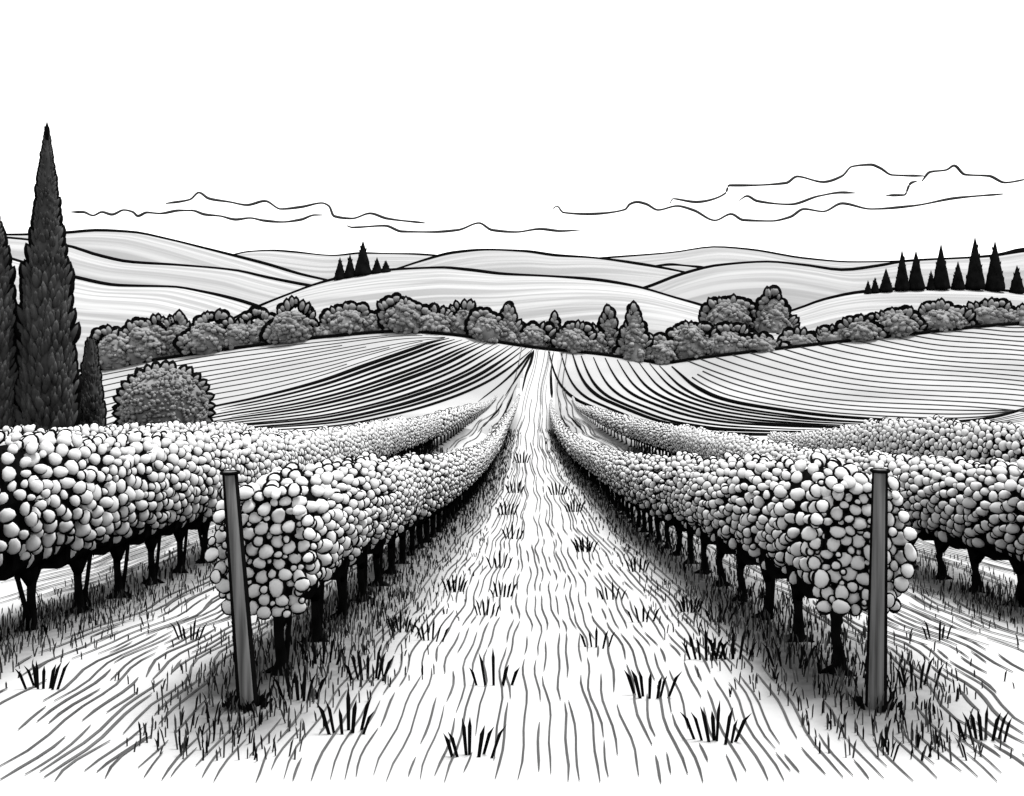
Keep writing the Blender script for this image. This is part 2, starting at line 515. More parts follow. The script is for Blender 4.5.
ZB, VH = .57, 1.45
FOL = {
    'near': [make_foliage(100+i, 1.0, VH, ZB, .29, 0, 0, .031, .0105, kappa=.38) for i in range(4)],
    'end': [make_foliage(140+i, 1.0, VH, ZB, .335, 0, 0, .034, .0105, end=True, kappa=.38) for i in range(2)],
    'side': [make_foliage(150+i, 1.0, VH+.04, ZB, .32, 0, 0, .039, .012, axm=.65, kappa=.62) for i in range(4)],
    'mid': [make_foliage(200+i, 1.0, VH, ZB-.03, .31, 0, 0, .040, .012, tpl=SPL, dtp=DSL, axm=.2, kappa=.28) for i in range(4)],
    'far': [make_foliage(300+i, 2.0, VH, ZB-.05, .34, 0, 0, .07, .022, tpl=SPL, dtp=DSL, axm=.15, kappa=.28) for i in range(3)],
}
TRK = [make_trunk(400+i, 1.0, ZB) for i in range(5)]; TRK_END = make_trunk(411, 1.0, ZB, True)

def make_vine(fol, trk):
    root = empty('grapevine')
    a = bpy.data.objects.new('foliage', fol); COL.objects.link(a); a.parent = root
    b = bpy.data.objects.new('trunk', trk); COL.objects.link(b); b.parent = root
    return root
ORD = ['first', 'second', 'third', 'fourth', 'fifth', 'sixth', 'seventh', 'eighth', 'ninth', 'tenth', 'eleventh', 'twelfth', 'thirteenth', 'fourteenth']
vine0 = make_vine(FOL['near'][0], TRK[0]); vine_used = [False]
def place_vine(x, y, z, fol, trk, rz, sz, label, group, sx=1.0):
    if not vine_used[0]:
        r = vine0; vine_used[0] = True; kids = list(r.children)
    else:
        r = vine0.copy(); COL.objects.link(r); kids = []
        for ch in vine0.children:
            c = ch.copy(); COL.objects.link(c); c.parent = r; kids.append(c)
    r.location = (x, y, z); r.rotation_euler = (0, 0, rz); r.scale = (sx, 1, sz)
    for c in kids: c.data = fol if c.name.startswith('foliage') else trk
    tag(r, label, 'grapevine', group)

ROWTXT = {'L1': ('row along the left of the path', 'the left post'), 'R1': ('row along the right of the path', 'the right post'),
          'L2': ('second row left of the path', ''), 'R2': ('second row right of the path', ''),
          'L3': ('third row left of the path', ''), 'R3': ('third row right of the path', '')}
def build_rows():
    rng = random.Random(31)
    for key, u in ROWS.items():
        d = {'L1': 6.42, 'R1': 6.42, 'L2': 6.2, 'R2': 7.4, 'L3': 9.0, 'R3': 11.0}[key]
        dend = {'L1': 112, 'R1': 108, 'L2': 108, 'R2': 112, 'L3': 30, 'R3': 29}[key]
        hs = {'L1': 1.0, 'R1': 1.0, 'L2': 1.12, 'R2': .96, 'L3': 1.2, 'R3': 1.25}[key]
        i = 0; seen = 0
        while d < dend:
            far = d > 42
            step = (1.0 if key in ('L1', 'R1') else .84) if not far else 2.0
            x = float(C_path(d)) + u
            dx = float(C_path(d + .5) - C_path(d - .5))
            z = float(terrain(x, d))
            if key in ('L1', 'R1'):
                fol = FOL['end'][0 if key == 'L1' else 1] if i == 0 else FOL['near'][i % 4] if d < 13 else FOL['mid'][i % 4] if not far else FOL['far'][i % 3]
            else:
                fol = FOL['side'][i % 4] if d < 30 else FOL['mid'][i % 4] if not far else FOL['far'][i % 3]
            px = CX + F*(abs(x) - .4)*(1 if x > 0 else -1)/d
            if -10 < px < 1034:
                if seen == 0 and key not in ('L1', 'R1'): fol = FOL['end'][0]
                row, post = ROWTXT[key]
                if key in ('L1', 'R1'):
                    if seen < 12: lab = f'{ORD[seen]} grapevine behind {post}, in the {row}'
                    else: lab = f'small distant grapevine merging with others down the {row}'
                elif key in ('L2', 'R2'):
                    if seen < 8: lab = f'{ORD[seen]} grapevine from the picture edge in the {row}'
                    else: lab = f'distant grapevine, only leafy top showing, in the {row}'
                else: lab = f'grapevine with pale leafy top peeking out in the {row}'
                t0, lo = {'L1': (70, .5), 'R1': (70, .5), 'L2': (48, .36), 'R2': (48, .36), 'L3': (17, .62), 'R3': (17, .6)}[key]
                tp = 1 - (1 - lo)*float(sst(t0, dend, d))
                place_vine(x, d, z, fol, TRK_END if i == 0 and key in ('L1', 'R1') else TRK[i % 5], -math.atan(dx), hs*tp*rng.uniform(.975, 1.03), lab, 'grapevines of the ' + row, tp)
                seen += 1
            i += 1; d += step if not (d <= 42 < d + step) else 1.5
build_rows()

# ------------------------------------------------------------------ end posts
def build_post(px, py, topx, topy, label, lean_y=0.0):
    x, d, z = at_px(px, py)
    H = (py - topy)*d/F; dx = (topx - px)*d/F
    mb = MB()
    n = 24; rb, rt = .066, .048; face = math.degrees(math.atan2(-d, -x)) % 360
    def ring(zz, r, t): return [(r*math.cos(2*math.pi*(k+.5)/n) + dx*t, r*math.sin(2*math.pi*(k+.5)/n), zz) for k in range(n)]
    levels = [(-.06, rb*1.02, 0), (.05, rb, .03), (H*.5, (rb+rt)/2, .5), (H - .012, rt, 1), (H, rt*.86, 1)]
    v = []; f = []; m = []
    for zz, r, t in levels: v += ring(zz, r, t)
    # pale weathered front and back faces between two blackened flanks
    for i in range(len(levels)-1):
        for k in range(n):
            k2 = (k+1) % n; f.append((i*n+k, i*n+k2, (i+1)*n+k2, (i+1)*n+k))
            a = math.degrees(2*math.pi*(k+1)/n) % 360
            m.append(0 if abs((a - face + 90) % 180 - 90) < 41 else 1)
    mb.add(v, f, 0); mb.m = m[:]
    mb.sm = [True]*len(f)
    top = [(rt*.86*math.cos(2*math.pi*k/n) + dx, rt*.86*math.sin(2*math.pi*k/n), H + .002) for k in range(n)]
    mb.add(top, [tuple(range(n))], 0, False)
    # dark bound rim at the head
    ringp = [(rt*1.1*math.cos(a) + dx, rt*1.1*math.sin(a), H - .004) for a in np.linspace(0, 2*math.pi, 17)]
    tube(mb, ringp, [.011]*17, 1, 6)
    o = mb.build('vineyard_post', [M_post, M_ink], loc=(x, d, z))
    tag(o, label, 'post', 'wooden end posts of the vine rows')
    rng = random.Random(int(px)); t = MB()
    for k in range(46):
        a = rng.uniform(0, 6.28); rr = rng.uniform(.05, .15)
        bx, by = rr*math.cos(a), rr*math.sin(a)*.8; h = rng.uniform(.03, .075)
        blade(t, (bx, by, -.01), (bx + .6*h*math.cos(a), by + .3*h*math.sin(a), h), rng.uniform(.014, .024))
    g = t.build('grass_tuft', [M_blade], loc=(x, d, z))
    tag(g, 'ring of short black grass round the foot of the ' + ('leaning left post' if px < 500 else 'upright right post'), 'grass tuft', 'grass round the post feet')
build_post(248, 706, 230, 472, 'grey wooden post leaning slightly left at the end of the left vine row')
build_post(876, 706, 880, 470, 'upright grey wooden post at the end of the right vine row')

# ------------------------------------------------------------------ far vineyard rows and ploughed fields on the opposite slope
U_left = [(150, 424), (215, 407), (250, 400), (318, 383), (370, 365), (414, 349.5), (432, 343), (449, 338.5)]
L_left = [(190, 434), (330, 427), (400, 414), (450, 399), (490, 381), (515, 364), (533, 349)]
U_right = [(672, 367), (698, 389), (724, 400.5), (780, 411), (845, 418.5), (943, 423), (976, 421), (1050, 402)]
L_right = [(549, 352), (556, 377), (570, 396), (600, 411), (650, 429), (700, 435), (780, 436), (900, 435), (1050, 432)]

def trace(pts, n=80, dmin=36, jit=0, rng=None):
    q = resample(pts, n); out = []
    for a, b in q:
        if jit: b += rng.uniform(-jit, jit)
        x, d, z = at_px(a, b, dmin)
        out.append((x, d))
    return np.array(out)

def far_row(pts, w_px, label, group, world=None):
    P = trace(pts) if world is None else world
    d = P[:, 1]
    root = empty('distant_vine_row', (P[len(P)//2][0], P[len(P)//2][1], float(terrain(*P[len(P)//2]))))
    off = np.array(root.location)
    n = len(P); env = np.minimum(1, .35 + np.minimum(np.arange(n), n-1-np.arange(n))/12)
    a = MB(); z = terrain(P[:, 0], d)
    u_ = np.linspace(0, 1, n)
    w = w_px*d/F*env*(np.interp(u_, (0, .35, .7, .9, 1), (.42, .72, 1.05, .85, .55)) if 'left' in label else np.interp(u_, (0, .4, .6, 1), (.95, .85, .38, .28) if w_px < 3.3 else (1, 1, .9, .7)))
    tube(a, np.column_stack([P, z + w*.35]) - off, w*.62, 0, 6)
    a.build('trunk_shade_strip', [M_ink], root)  # black strip standing for the trunks and the shade below the leaves
    b = MB(); rng = random.Random(len(label))
    t = np.gradient(P, axis=0); t /= np.linalg.norm(t, axis=1)[:, None]
    tube(b, np.column_stack([P[:, 0], d + w*1.1, z + w*.2]) - off, w*.38, 0, 7)
    b.build('foliage', [M_leaf], root)
    tag(root, label, 'vine row', group)

def build_far_rows():
    rng = random.Random(41)
    n = 13
    A = resample(U_left, 30); B = resample(L_left, 30)
    for i in range(n + 1):
        t = i/n
        q = A*(1-t) + B*t + np.array((rng.uniform(-1.5, 1.5), rng.uniform(-.5, .5)))*(0 < t < 1)
        cut = rng.choice([0, 0, 0, 3, 6]) if 0 < i < n else 0
        far_row(q[cut:], 3.4 if i in (0,) else rng.choice([2.3, 2.7, 3.2, 2.4]),
                f'{ORD[i]} dark vine row line from the top, fanning leftwards down the far slope', 'dark rows fanning left on the far slope')
    A = resample(U_right, 30); B = resample(L_right, 30); n = 11
    for i in range(n + 1):
        t = i/n
        q = A*(1-t) + B*t + np.array((rng.uniform(-1.5, 1.5), rng.uniform(-.5, .5)))*(0 < t < 1)
        cut = rng.choice([0, 0, 0, 4, 8]) if 0 < i < n else 0
        far_row(q[:30-cut], 3.4 if i in (0,) else rng.choice([2.3, 2.7, 3.2, 2.4]),
                f'{ORD[i]} dark vine row line from the top, fanning rightwards down the far slope', 'dark rows fanning right on the far slope')
    for sgn, side in ((-1, 'left'), (1, 'right')):
        for q, u in enumerate((2.9, 3.6)):
            ds = np.linspace(60, 118 - 14*q, 60)
            far_row(None, 1.5, f'{ORD[q]} thin dark row line {side} of the far path, between the leafy rows', 'thin rows beside the far path',
                    np.column_stack([C_path(ds) + sgn*u, ds]))
    for q, pts in enumerate(([(478, 402), (505, 381), (522, 364), (532, 351)], [(505, 396), (517, 378), (527, 362), (533.5, 350.5)])):
        far_row(pts, 2.0, ('outer', 'inner')[q] + ' of two short dark row lines left of the far path, near its top', 'short rows beside the far path')
    # the two dark rows that carry on along both edges of the path to the trees
    for pts, s in (([(522, 392), (526, 375), (531, 362), (534, 350)], 'left'), ([(552, 398), (551, 378), (552, 362), (554, 351)], 'right')):
        far_row(pts, 2.4, f'dark far end of the vine row along the {s} edge of the path', 'far ends of the path rows')
build_far_rows()

def build_furrows():
    rng = random.Random(51); mb = MB()
    A = resample([(60, 377), (100, 370), (160, 360), (250, 347), (330, 338), (400, 333.5), (446, 336.5)], 34)
    B = resample([(90, 446), (150, 424), (215, 405), (250, 398), (318, 381), (370, 363), (415, 347), (444, 338.5)], 34)
    n = 11
    for i in range(1, n):
        t = (i/n)**1.05
        q = A*(1-t) + B*t
        q[:, 1] += np.sin(np.linspace(0, 9, 34) + i)*.5
        a = rng.choice([0, 0, 2]); b = (34, 29, 32, 25, 34, 27)[i % 6]
        P = trace(q[a:b])
        tube(mb, np.column_stack([P, terrain(P[:, 0], P[:, 1]) + .05]), .85*P[:, 1]/F*np.interp(np.linspace(0, b/34, len(P)), (0, .6, 1), (1, .85, .4)), 0, 6)
    U = resample(U_right, 40); s = np.linspace(0, 1, 40)
    for t in (.25, .5, .75):
        top = np.column_stack([690 + 360*s, Y_base(690) + 2 + (415 - Y_base(690) - 2)*(s + .55*np.sin(math.pi*s)*(1 - s))])
        q = U*(1-t) + top*t
        P = trace(q[2:])
        tube(mb, np.column_stack([P, terrain(P[:, 0], P[:, 1]) + .05]), .85*P[:, 1]/F, 0, 6)
    for i in range(18):
        t = i/17
        sx = 688 + 300*t**1.1; sy = float(Y_base(sx)) + 1.5
        ey = 415 - 87*t; ex = 1050
        s = np.linspace(0, 1, 24)
        q = np.column_stack([sx + (ex - sx)*s, sy + (ey - sy)*(s + .55*np.sin(math.pi*s)*(1 - s)*(1 - .6*t))])
        q[:, 1] += np.sin(s*8 + i)*.5
        P = trace(q)
        tube(mb, np.column_stack([P, terrain(P[:, 0], P[:, 1]) + .05]), .85*P[:, 1]/F, 0, 6)
    # edge of the tree belt: a dark ditch along the crest
    q = [(x, float(Y_base(x)) + .3) for x in range(60, 1060, 12)]
    P = np.array([((x - CX)*149.2/F, 149.2) for x, y in q])
    tube(mb, np.column_stack([P, terrain(P[:, 0], P[:, 1]) + .2]), np.full(len(P), .34), 1, 6)
    o = mb.build('field_furrows', [M_furrow, M_ink]); tag(o, kind='structure')
build_furrows()

# ------------------------------------------------------------------ hills
M_hill = streak_mat('streaked_hill', .38, .25, 3.5, 30)
M_hillfar = streak_mat('far_hill', .335, .235, 3, 16)

def hill(crest, D, run, line_px, mat_, curve=1.7, name='hill', foot=-45, ext=True):
    p = [tuple(c) for c in crest]; run *= .44
    q = resample(p, 90)
    if ext: pass
    zc = CAMH - (q[:, 1] - CY)*D/F; x = (q[:, 0] - CX)*D/F
    ts = list(np.linspace(0, 1, 26)); tb = list(np.linspace(0.08, 1, 8))
    v = []; uv = []
    rows = []
    for t in reversed(tb): rows.append((-t, D + run*1.2*t, foot, t))
    for t in ts: rows.append((t, D - run*t, foot, t))
    for (t, yy, ft, at) in rows:
        for k in range(len(x)):
            dz = (zc[k] - ft)*(.14*at + .86*at**2.1)
            v.append((x[k], yy, zc[k] - dz)); uv.append((x[k]/D, t + .10*math.sin(x[k]/D*9) + .12*x[k]/D))
    n = len(x); f = []
    for i in range(len(rows)-1):
        for k in range(n-1):
            a = i*n + k; f.append((a, a+n, a+n+1, a+1))
    mb = MB(); mb.add(v, f, 0)
    o = mb.build(name, [mat_]); tag(o, kind='structure')
    me = o.data; l = me.uv_layers.new(name='UVMap')
    vi = np.zeros(len(me.loops), int); me.loops.foreach_get('vertex_index', vi)
    l.data.foreach_set('uv', np.array(uv)[vi].reshape(-1))
    if line_px:
        t = MB(); r = line_px*.85*D/F
        wob = 1 + .25*np.sin(np.arange(n)*.35 + D)
        tube(t, np.column_stack([x, np.full(n, D), zc + r*.3]), r*wob, 0, 6)
        t.build('crest_outline', [M_ink], o)  # black tube that draws the hill's outline along its crest
    return o

hill([(-500, 262), (-200, 250), (0, 235.5), (23, 235.5), (65, 234), (99, 231.5), (133, 233), (169, 240), (205, 249), (232, 256), (268, 265.5), (300, 275), (335, 283), (420, 312)], 1000, 330, 2.4, M_hillfar)
hill([(-500, 230), (-200, 232), (0, 238), (65, 246), (99, 256.5), (130, 263), (181, 266), (235, 271), (268, 278.5), (300, 285), (322, 289), (420, 318)], 760, 250, 2.4, M_hillfar)
hill([(-500, 240), (-100, 246), (0, 256.5), (20, 262), (74, 278), (120, 286.5), (172, 287.5), (205, 293), (241, 302), (259, 308), (330, 335)], 520, 190, 2.6, M_hill)
hill([(170, 350), (230, 322), (257, 308.5), (284, 297), (318, 284.5), (352, 276.5), (400, 270), (441, 268.5), (469, 271), (503, 275), (540, 276.5), (587, 280), (634, 287), (677, 299), (708, 308.5), (760, 330)], 450, 170, 2.5, M_hill)
hill([(300, 296), (390, 272), (421, 262), (455, 253.5), (489, 250.5), (523, 252), (557, 256.5), (587, 258), (644, 265.8), (682, 272.5), (760, 292)], 720, 230, 2.3, M_hillfar)
hill([(560, 310), (646, 288.5), (682, 275), (719, 266), (767, 262.5), (804, 266), (842, 271), (880, 266.5), (905, 262), (990, 257), (1024, 252), (1200, 240), (1500, 245)], 620, 210, 2.4, M_hillfar)
hill([(640, 268.5), (672, 265.5), (703, 268.5), (790, 282)], 850, 200, 2.0, M_hillfar)
hill([(190, 266), (232, 256), (250, 252), (270, 251), (294, 252.7), (335, 256), (363, 253.8), (404, 254.4), (448, 257), (520, 262)], 1500, 420, 1.6, M_hillfar)
hill([(500, 270), (601, 259), (672, 253), (715, 247.5), (748, 250), (804, 259), (852, 262.5), (918, 261), (994, 256), (1024, 249), (1200, 240), (1500, 250)], 1350, 400, 1.7, M_hillfar)
hill([(600, 372), (690, 345), (738, 328), (799, 309), (823, 300.5), (861, 293), (908, 289.5), (956, 288.5), (1024, 293), (1200, 300), (1500, 310)], 400, 160, 2.5, M_hill)

# ------------------------------------------------------------------ trees
def make_bush(px, ytop, wpx, d, ybase, label, kind='round', seed=0, cat='bush', group='bushes of the tree belt', ol=3.2, name='bush'):
    rng = random.Random(seed + int(px))
    k = d/F
    x0 = (px - CX)*k; zb = CAMH - (ybase - CY)*k - 1.0*k
    H = (ybase - ytop)*k - 2.2*k; Wd = wpx*k*.5; dep = min(Wd, H)*.95
    mb = MB()
    rb = (4.2 if kind != 'round' or wpx > 30 else 3.6)*k
    def half(t):      # half width at relative height t
        if kind == 'cone': return Wd*(1 - t)**.75*(1 if t > .12 else .9)
        if kind == 'spike': return Wd*(1 - t)**1.0
        return Wd*math.sqrt(max(0, 1 - max(0, (t - .22)/.78)**2.0))*(.74 + .26*min(1, t/.36))
    lobes = [(rng.uniform(0, 6.28), rng.uniform(.05, .13)) for _ in range(4)]
    def wob(a): return 1 + sum(m*math.sin((i+2)*a + p) for i, (p, m) in enumerate(lobes))
    # inner shaded mass
    v = []; f = []; S, R = 14, 9
    for i in range(R+1):
        t = .995*math.sin(i/R*math.pi/2)
        for j in range(S):
            a = 2*math.pi*j/S; w = half(t)*.80
            v.append((w*math.cos(a), min(w, dep)*math.sin(a), t*H*.83))
    for i in range(R):
        for j in range(S):
            j2 = (j+1) % S; f.append((i*S+j, i*S+j2, (i+1)*S+j2, (i+1)*S+j))
    f.append(tuple(R*S + j for j in range(S)))
    mb.add(v, f, 0)
    # leaf clumps over the whole crown
    n = int(60 + 1.0*Wd*H/(rb*rb)*4.5)
    for q in range(n):
        t = rng.random()**.8*.97; a = rng.uniform(0, 2*math.pi); w = half(t)*wob(a + 3*t)
        c = np.array((w*math.cos(a)*.83, min(w, dep)*math.sin(a)*.83, t*H*.85))
        nrm = np.array((math.cos(a), math.sin(a), .5 + 1.2*t))
        rr = rb*rng.uniform(.38, .8)
        lump(mb, rng, c, nrm, rr, rr*.8, 0, SPL, .25)
    # crest of the crown: scalloped clumps backed by black shapes that draw the outline
    o_ = ol*k
    step = 0; t = 0.02; outl = []
    for sgn in (-1, 1):
        t = .0
        while t < 1:
            outl.append((sgn*half(t)*.97, t*H*.985)); 
            dt = 1e-3; dx = abs(half(min(1, t+.02)) - half(t)); ds = math.hypot(dx, .02*H)
            t += .02*rb*1.0/max(ds, 1e-6)
    outl.append((0, H*.985))
    for (xx, zz) in outl:
        wb = wob(math.atan2(zz, xx)); xx *= wb; zz *= (1 + wb)/2
        rr = rb*rng.uniform(.6, 1.1); xx += rng.uniform(-.3, .3)*rb; zz += rng.uniform(-.35, .3)*rb
        ptd = kind == 'spiky' or rng.random() < (.5 if kind != 'round' else .38)
        if ptd:
            ax = np.array((xx/max(Wd, .1)*.8, -.05, .35 + zz/H))
            ax /= np.linalg.norm(ax)
            lump(mb, rng, np.array((xx, -1.5*k, zz)), ax, rr*.85, rr*1.35, 0, DRP, .1)
            lump(mb, rng, np.array((xx, .9*k, zz)), ax, rr*.8 + o_*.75, rr*1.35 + o_*.8, 1, DRP, .05)
        else:
            lump(mb, rng, (xx, -.3*k, zz - .15*rr), (xx*.3, -1, .5), rr, rr, 0, SPL, .15)
            disc(mb, (xx, .5*k, zz - .15*rr), (0, 1, 0), rr + o_, .5*k, 1, DSC, .1, rng)
    o = mb.build(name, [M_bush, M_ink], loc=(x0, d, zb)); o.rotation_euler.z = math.atan2(-x0, d)
    tag(o, label, cat, group)
    return o

BASE = lambda x: float(Y_base(x))
BUSHES = [  # px, top, width, kind, label
    (116, 325, 42, 'round', 'round bush at the left end of the tree belt beside the small cypress'),
    (142, 318, 44, 'round', 'rounded bush just left of the spiky tops in the tree belt'),
    (158, 316, 22, 'spiky', 'left one of two spiky topped bushes in the tree belt'),
    (178, 315, 24, 'spiky', 'right one of two spiky topped bushes in the tree belt'),
    (208, 315, 46, 'round', 'broad low bush right of the spiky tops in the tree belt'),
    (238, 317, 36, 'round', 'low bush between two broad ones on the left of the tree belt'),
    (262, 312, 40, 'round', 'bush stepping up to a rounded crown on the left of the belt'),
    (292, 303, 46, 'round', 'domed bush just left of the first notch in the tree belt'),
    (326, 322, 26, 'round', 'low bush filling the first notch of the tree belt'),
    (347, 303, 42, 'round', 'domed bush standing alone between two notches under the left cypress clump'),
    (378, 311, 30, 'round', 'small bush leaning against the highest crown of the belt'),
    (405, 295, 40, 'round', 'highest rounded crown of the tree belt left of the path'),
    (434, 307, 38, 'round', 'rounded bush on the right flank of the highest crown'),
    (463, 302, 28, 'spiky', 'bush with a ragged pointed tip left of the path end'),
    (486, 310, 34, 'round', 'low rounded bush between two pointed ones left of the path end'),
    (508, 302, 26, 'cone', 'pointed bush next left of the path end'),
    (532, 321, 34, 'round', 'low rounded bush right above the far end of the path'),
    (554, 315, 14, 'cone', 'thin pointed bush sticking up just right of the path end'),
    (573, 322, 34, 'round', 'low rounded bush right of the thin pointed one'),
    (594, 327, 26, 'round', 'lowest bush left of the two tall conical ones'),
    (608, 311, 20, 'cone', 'smaller left one of two tall conical bushes right of the path'),
    (634, 304, 30, 'cone', 'taller right one of two conical bushes right of the path'),
    (660, 333, 34, 'round', 'low dark bush at the dip of the tree belt'),
    (690, 317, 40, 'round', 'rounded bush climbing right from the dip of the tree belt'),
    (725, 325, 56, 'round', 'wide bush below the two crowns set back on the hill'),
    (762, 333, 34, 'round', 'low bush where the belt narrows right of the wide bush'),
    (797, 330, 36, 'round', 'small mound shaped bush alone on the narrow part of the belt'),
    (832, 328, 38, 'round', 'low long bush left of the rising right part of the belt'),
    (860, 316, 34, 'round', 'rounded bush at the start of the rising right part of the belt'),
    (896, 306, 44, 'round', 'broad bush left of the two largest at the right end'),
    (941, 303, 50, 'round', 'broad bush below the right cypress clump'),
    (989, 301, 46, 'round', 'wide bush last but one at the right end of the belt'),
    (1022, 306, 30, 'round', 'bush cut by the right edge of the picture'),
]
for i, (px, yt, w, kind, lab) in enumerate(BUSHES):
    make_bush(px, yt, w*1.12, 150.2 + (i*37 % 7)*.5, BASE(px) + 1, lab, kind, 60 + i)
make_bush(729, 294, 52, 300, 334, 'broad crown set back on the hill above the tree belt', 'round', 7, 'bush', 'bushes set back on the right hill')
make_bush(774, 291, 46, 296, 332, 'peaked crown set back on the hill, right of the broad one', 'cone', 8, 'bush', 'bushes set back on the right hill')

# round clipped-looking bush behind the left rows
def pointed_bush(px, ytop, wpx, d, ybase, label):
    rng = random.Random(77); k = d/F
    x0 = (px - CX)*k; zb = CAMH - (ybase - CY)*k; H = (ybase - ytop)*k; R = wpx*k/2
    zc = H - R*.98; mb = MB()
    v, f = sphere_tpl(20, 12); w = v*np.array((R*.83, R*.72, R*.83)); w[:, 2] = np.where(w[:, 2] < 0, w[:, 2]*1.1, w[:, 2]) + zc
    mb.add(w, f, 0)
    tube(mb, [(0, 0, 0), (0, 0, zc)], [.22, .18], 1, 8)
    for q in range(1200):
        u = 1 - 1.75*rng.random(); a = rng.uniform(0, 6.283); s = math.sqrt(1 - u*u)
        nrm = np.array((s*math.cos(a), s*math.sin(a), u))
        c = nrm*np.array((R*.86, R*.76, R*.86)) + np.array((0, 0, zc))
        ax = nrm + np.array((0, 0, .45)); rr = rng.uniform(1.6, 3.2)*k
        lump(mb, rng, c, ax, rr*.8, rr*.9, 0, SPL, .25)
    n = 23
    for i in range(n):
        a = math.radians(-28 + 236*i/(n-1)) + rng.uniform(-.05, .05)
        nrm = np.array((math.cos(a), 0, math.sin(a)))
        c = nrm*R*.90 + np.array((0, -.02, zc)); rr = rng.uniform(3.4, 4.6)*k
        ax = nrm + np.array((.12, 0, .12))
        lump(mb, rng, c, ax, rr*1.0, rr*1.4, 0, DRP, .1)
        lump(mb, rng, c + np.array((0, 3.0*k, 0)) + nrm*.7*k, ax, rr*1.0 + 2.4*k, rr*1.4 + 2.2*k, 1, DRP, .08)
    o = mb.build('bush', [M_bush, M_ink], loc=(x0, d, zb)); o.rotation_euler.z = math.atan2(-x0, d)
    tag(o, label, 'bush')
pointed_bush(165, 364, 91, 40, 452, 'big round bush with jagged edge behind the left vine rows')

def big_cypress(px, prof, d, ybase, label, seed, lumps=900, ol=2.2, name='cypress_tree', group='cypresses behind the left vine rows', mat_=None):
    """prof: [(y pixel, half width pixel)] from the tip down"""
    rng = random.Random(seed); k = d/F
    x0 = (px - CX)*k; zb = CAMH - (ybase - CY)*k
    ys = np.array([p[0] for p in prof], float); hw = lin(ys, [p[1]*.82 for p in prof])
    top, bot = ys[0], ys[-1]
    root = empty(name, (x0, d, zb)); root.rotation_euler.z = math.atan2(-x0, d); tag(root, label, 'cypress', group)
    Z = lambda y: (ybase - y)*k
    mb = MB(); S = 16; R = 30; v = []; f = []
    for i in range(R+1):
        y = bot + (top + 4 - bot)*i/R; w = float(hw(y))*.82*k
        for j in range(S):
            a = 2*math.pi*j/S; q = 1 + .05*math.sin(3*a + i*.7)
            v.append((w*q*math.cos(a), w*q*math.sin(a), Z(y)))
    for i in range(R):
        for j in range(S):
            j2 = (j+1) % S; f.append((i*S+j, i*S+j2, (i+1)*S+j2, (i+1)*S+j))
    f.append(tuple(range(S))[::-1])
    mb.add(v, f, 0)
    span = bot - top
    for q in range(lumps):
        y = top + span*math.sqrt(rng.random()); w = float(hw(y))*.86*k; a = rng.uniform(0, 6.283)
        rr = rng.uniform(.10, .2)*min(1, .08 + float(hw(y))/20)*(d/40)
        c = (w*math.cos(a), w*math.sin(a), Z(y) - rr)
        lump(mb, rng, c, (.35*math.cos(a), .35*math.sin(a), 1), rr*.85, rr*2.4, 0, DRP, .2)
    # rim sprays with larger black ones behind that draw the outline
    for sgn in (-1, 1):
        y = top + 6
        while y < bot:
            w = float(hw(y)); rr = rng.uniform(4.6, 8.6)*k*min(1, .12 + w/20)
            c = np.array((sgn*(w*rng.uniform(.94, 1.16) - 3.4*min(1, w/16))*k, -.03, Z(y) - rr*.3)); ax = (sgn*.42, 0, 1)
            lump(mb, rng, c, ax, rr*.62, rr*1.7, 0, DRP, .12)
            lump(mb, rng, c + np.array((sgn*.3*k, .16*d/40, .3*k)), ax, rr*.62 + ol*k*1.5*min(1, .2 + w/14), rr*1.7 + ol*k*1.4*min(1, .2 + w/14), 1, DRP, .05)
            y += rr/k*1.35*rng.uniform(.8, 1.2)
    lump(mb, rng, (0, .0, Z(top) - 12*k), (0, 0, 1), 2.6*k, 13*k, 1, DRP, .05)
    mb.build('crown', [mat_ or M_cyp, M_ink], root)
    t = MB(); tube(t, [(0, 0, -.3), (0, 0, .4), (0, 0, Z(bot) + .4)], [.34*d/40, .24*d/40, .2*d/40], 0, 9)
    t.build('trunk', [M_ink], root)
def yb(px, d): 
    X = (px - CX)*d/F; return CY + (CAMH - float(terrain(X, d)))*F/d
big_cypress(47, [(122, .4), (138, 2), (155, 4.5), (175, 7.2), (205, 11), (250, 17), (300, 24.5), (340, 27.5), (400, 29), (440, 27)], 40, yb(47, 40),
            'tallest cypress, a dark column rising above the hills at far left', 3, 1100)
big_cypress(-9, [(205, .5), (220, 7), (250, 15), (300, 21), (350, 23), (400, 24), (440, 23)], 39, yb(-9, 39),
            'dark cypress cut by the left edge of the picture', 4, 700)
big_cypress(91, [(334, .5), (345, 4), (370, 8), (400, 12), (425, 13.5), (450, 13)], 43, yb(91, 43),
            'small slender cypress between the tallest cypress and the round bush', 5, 420, 1.6)

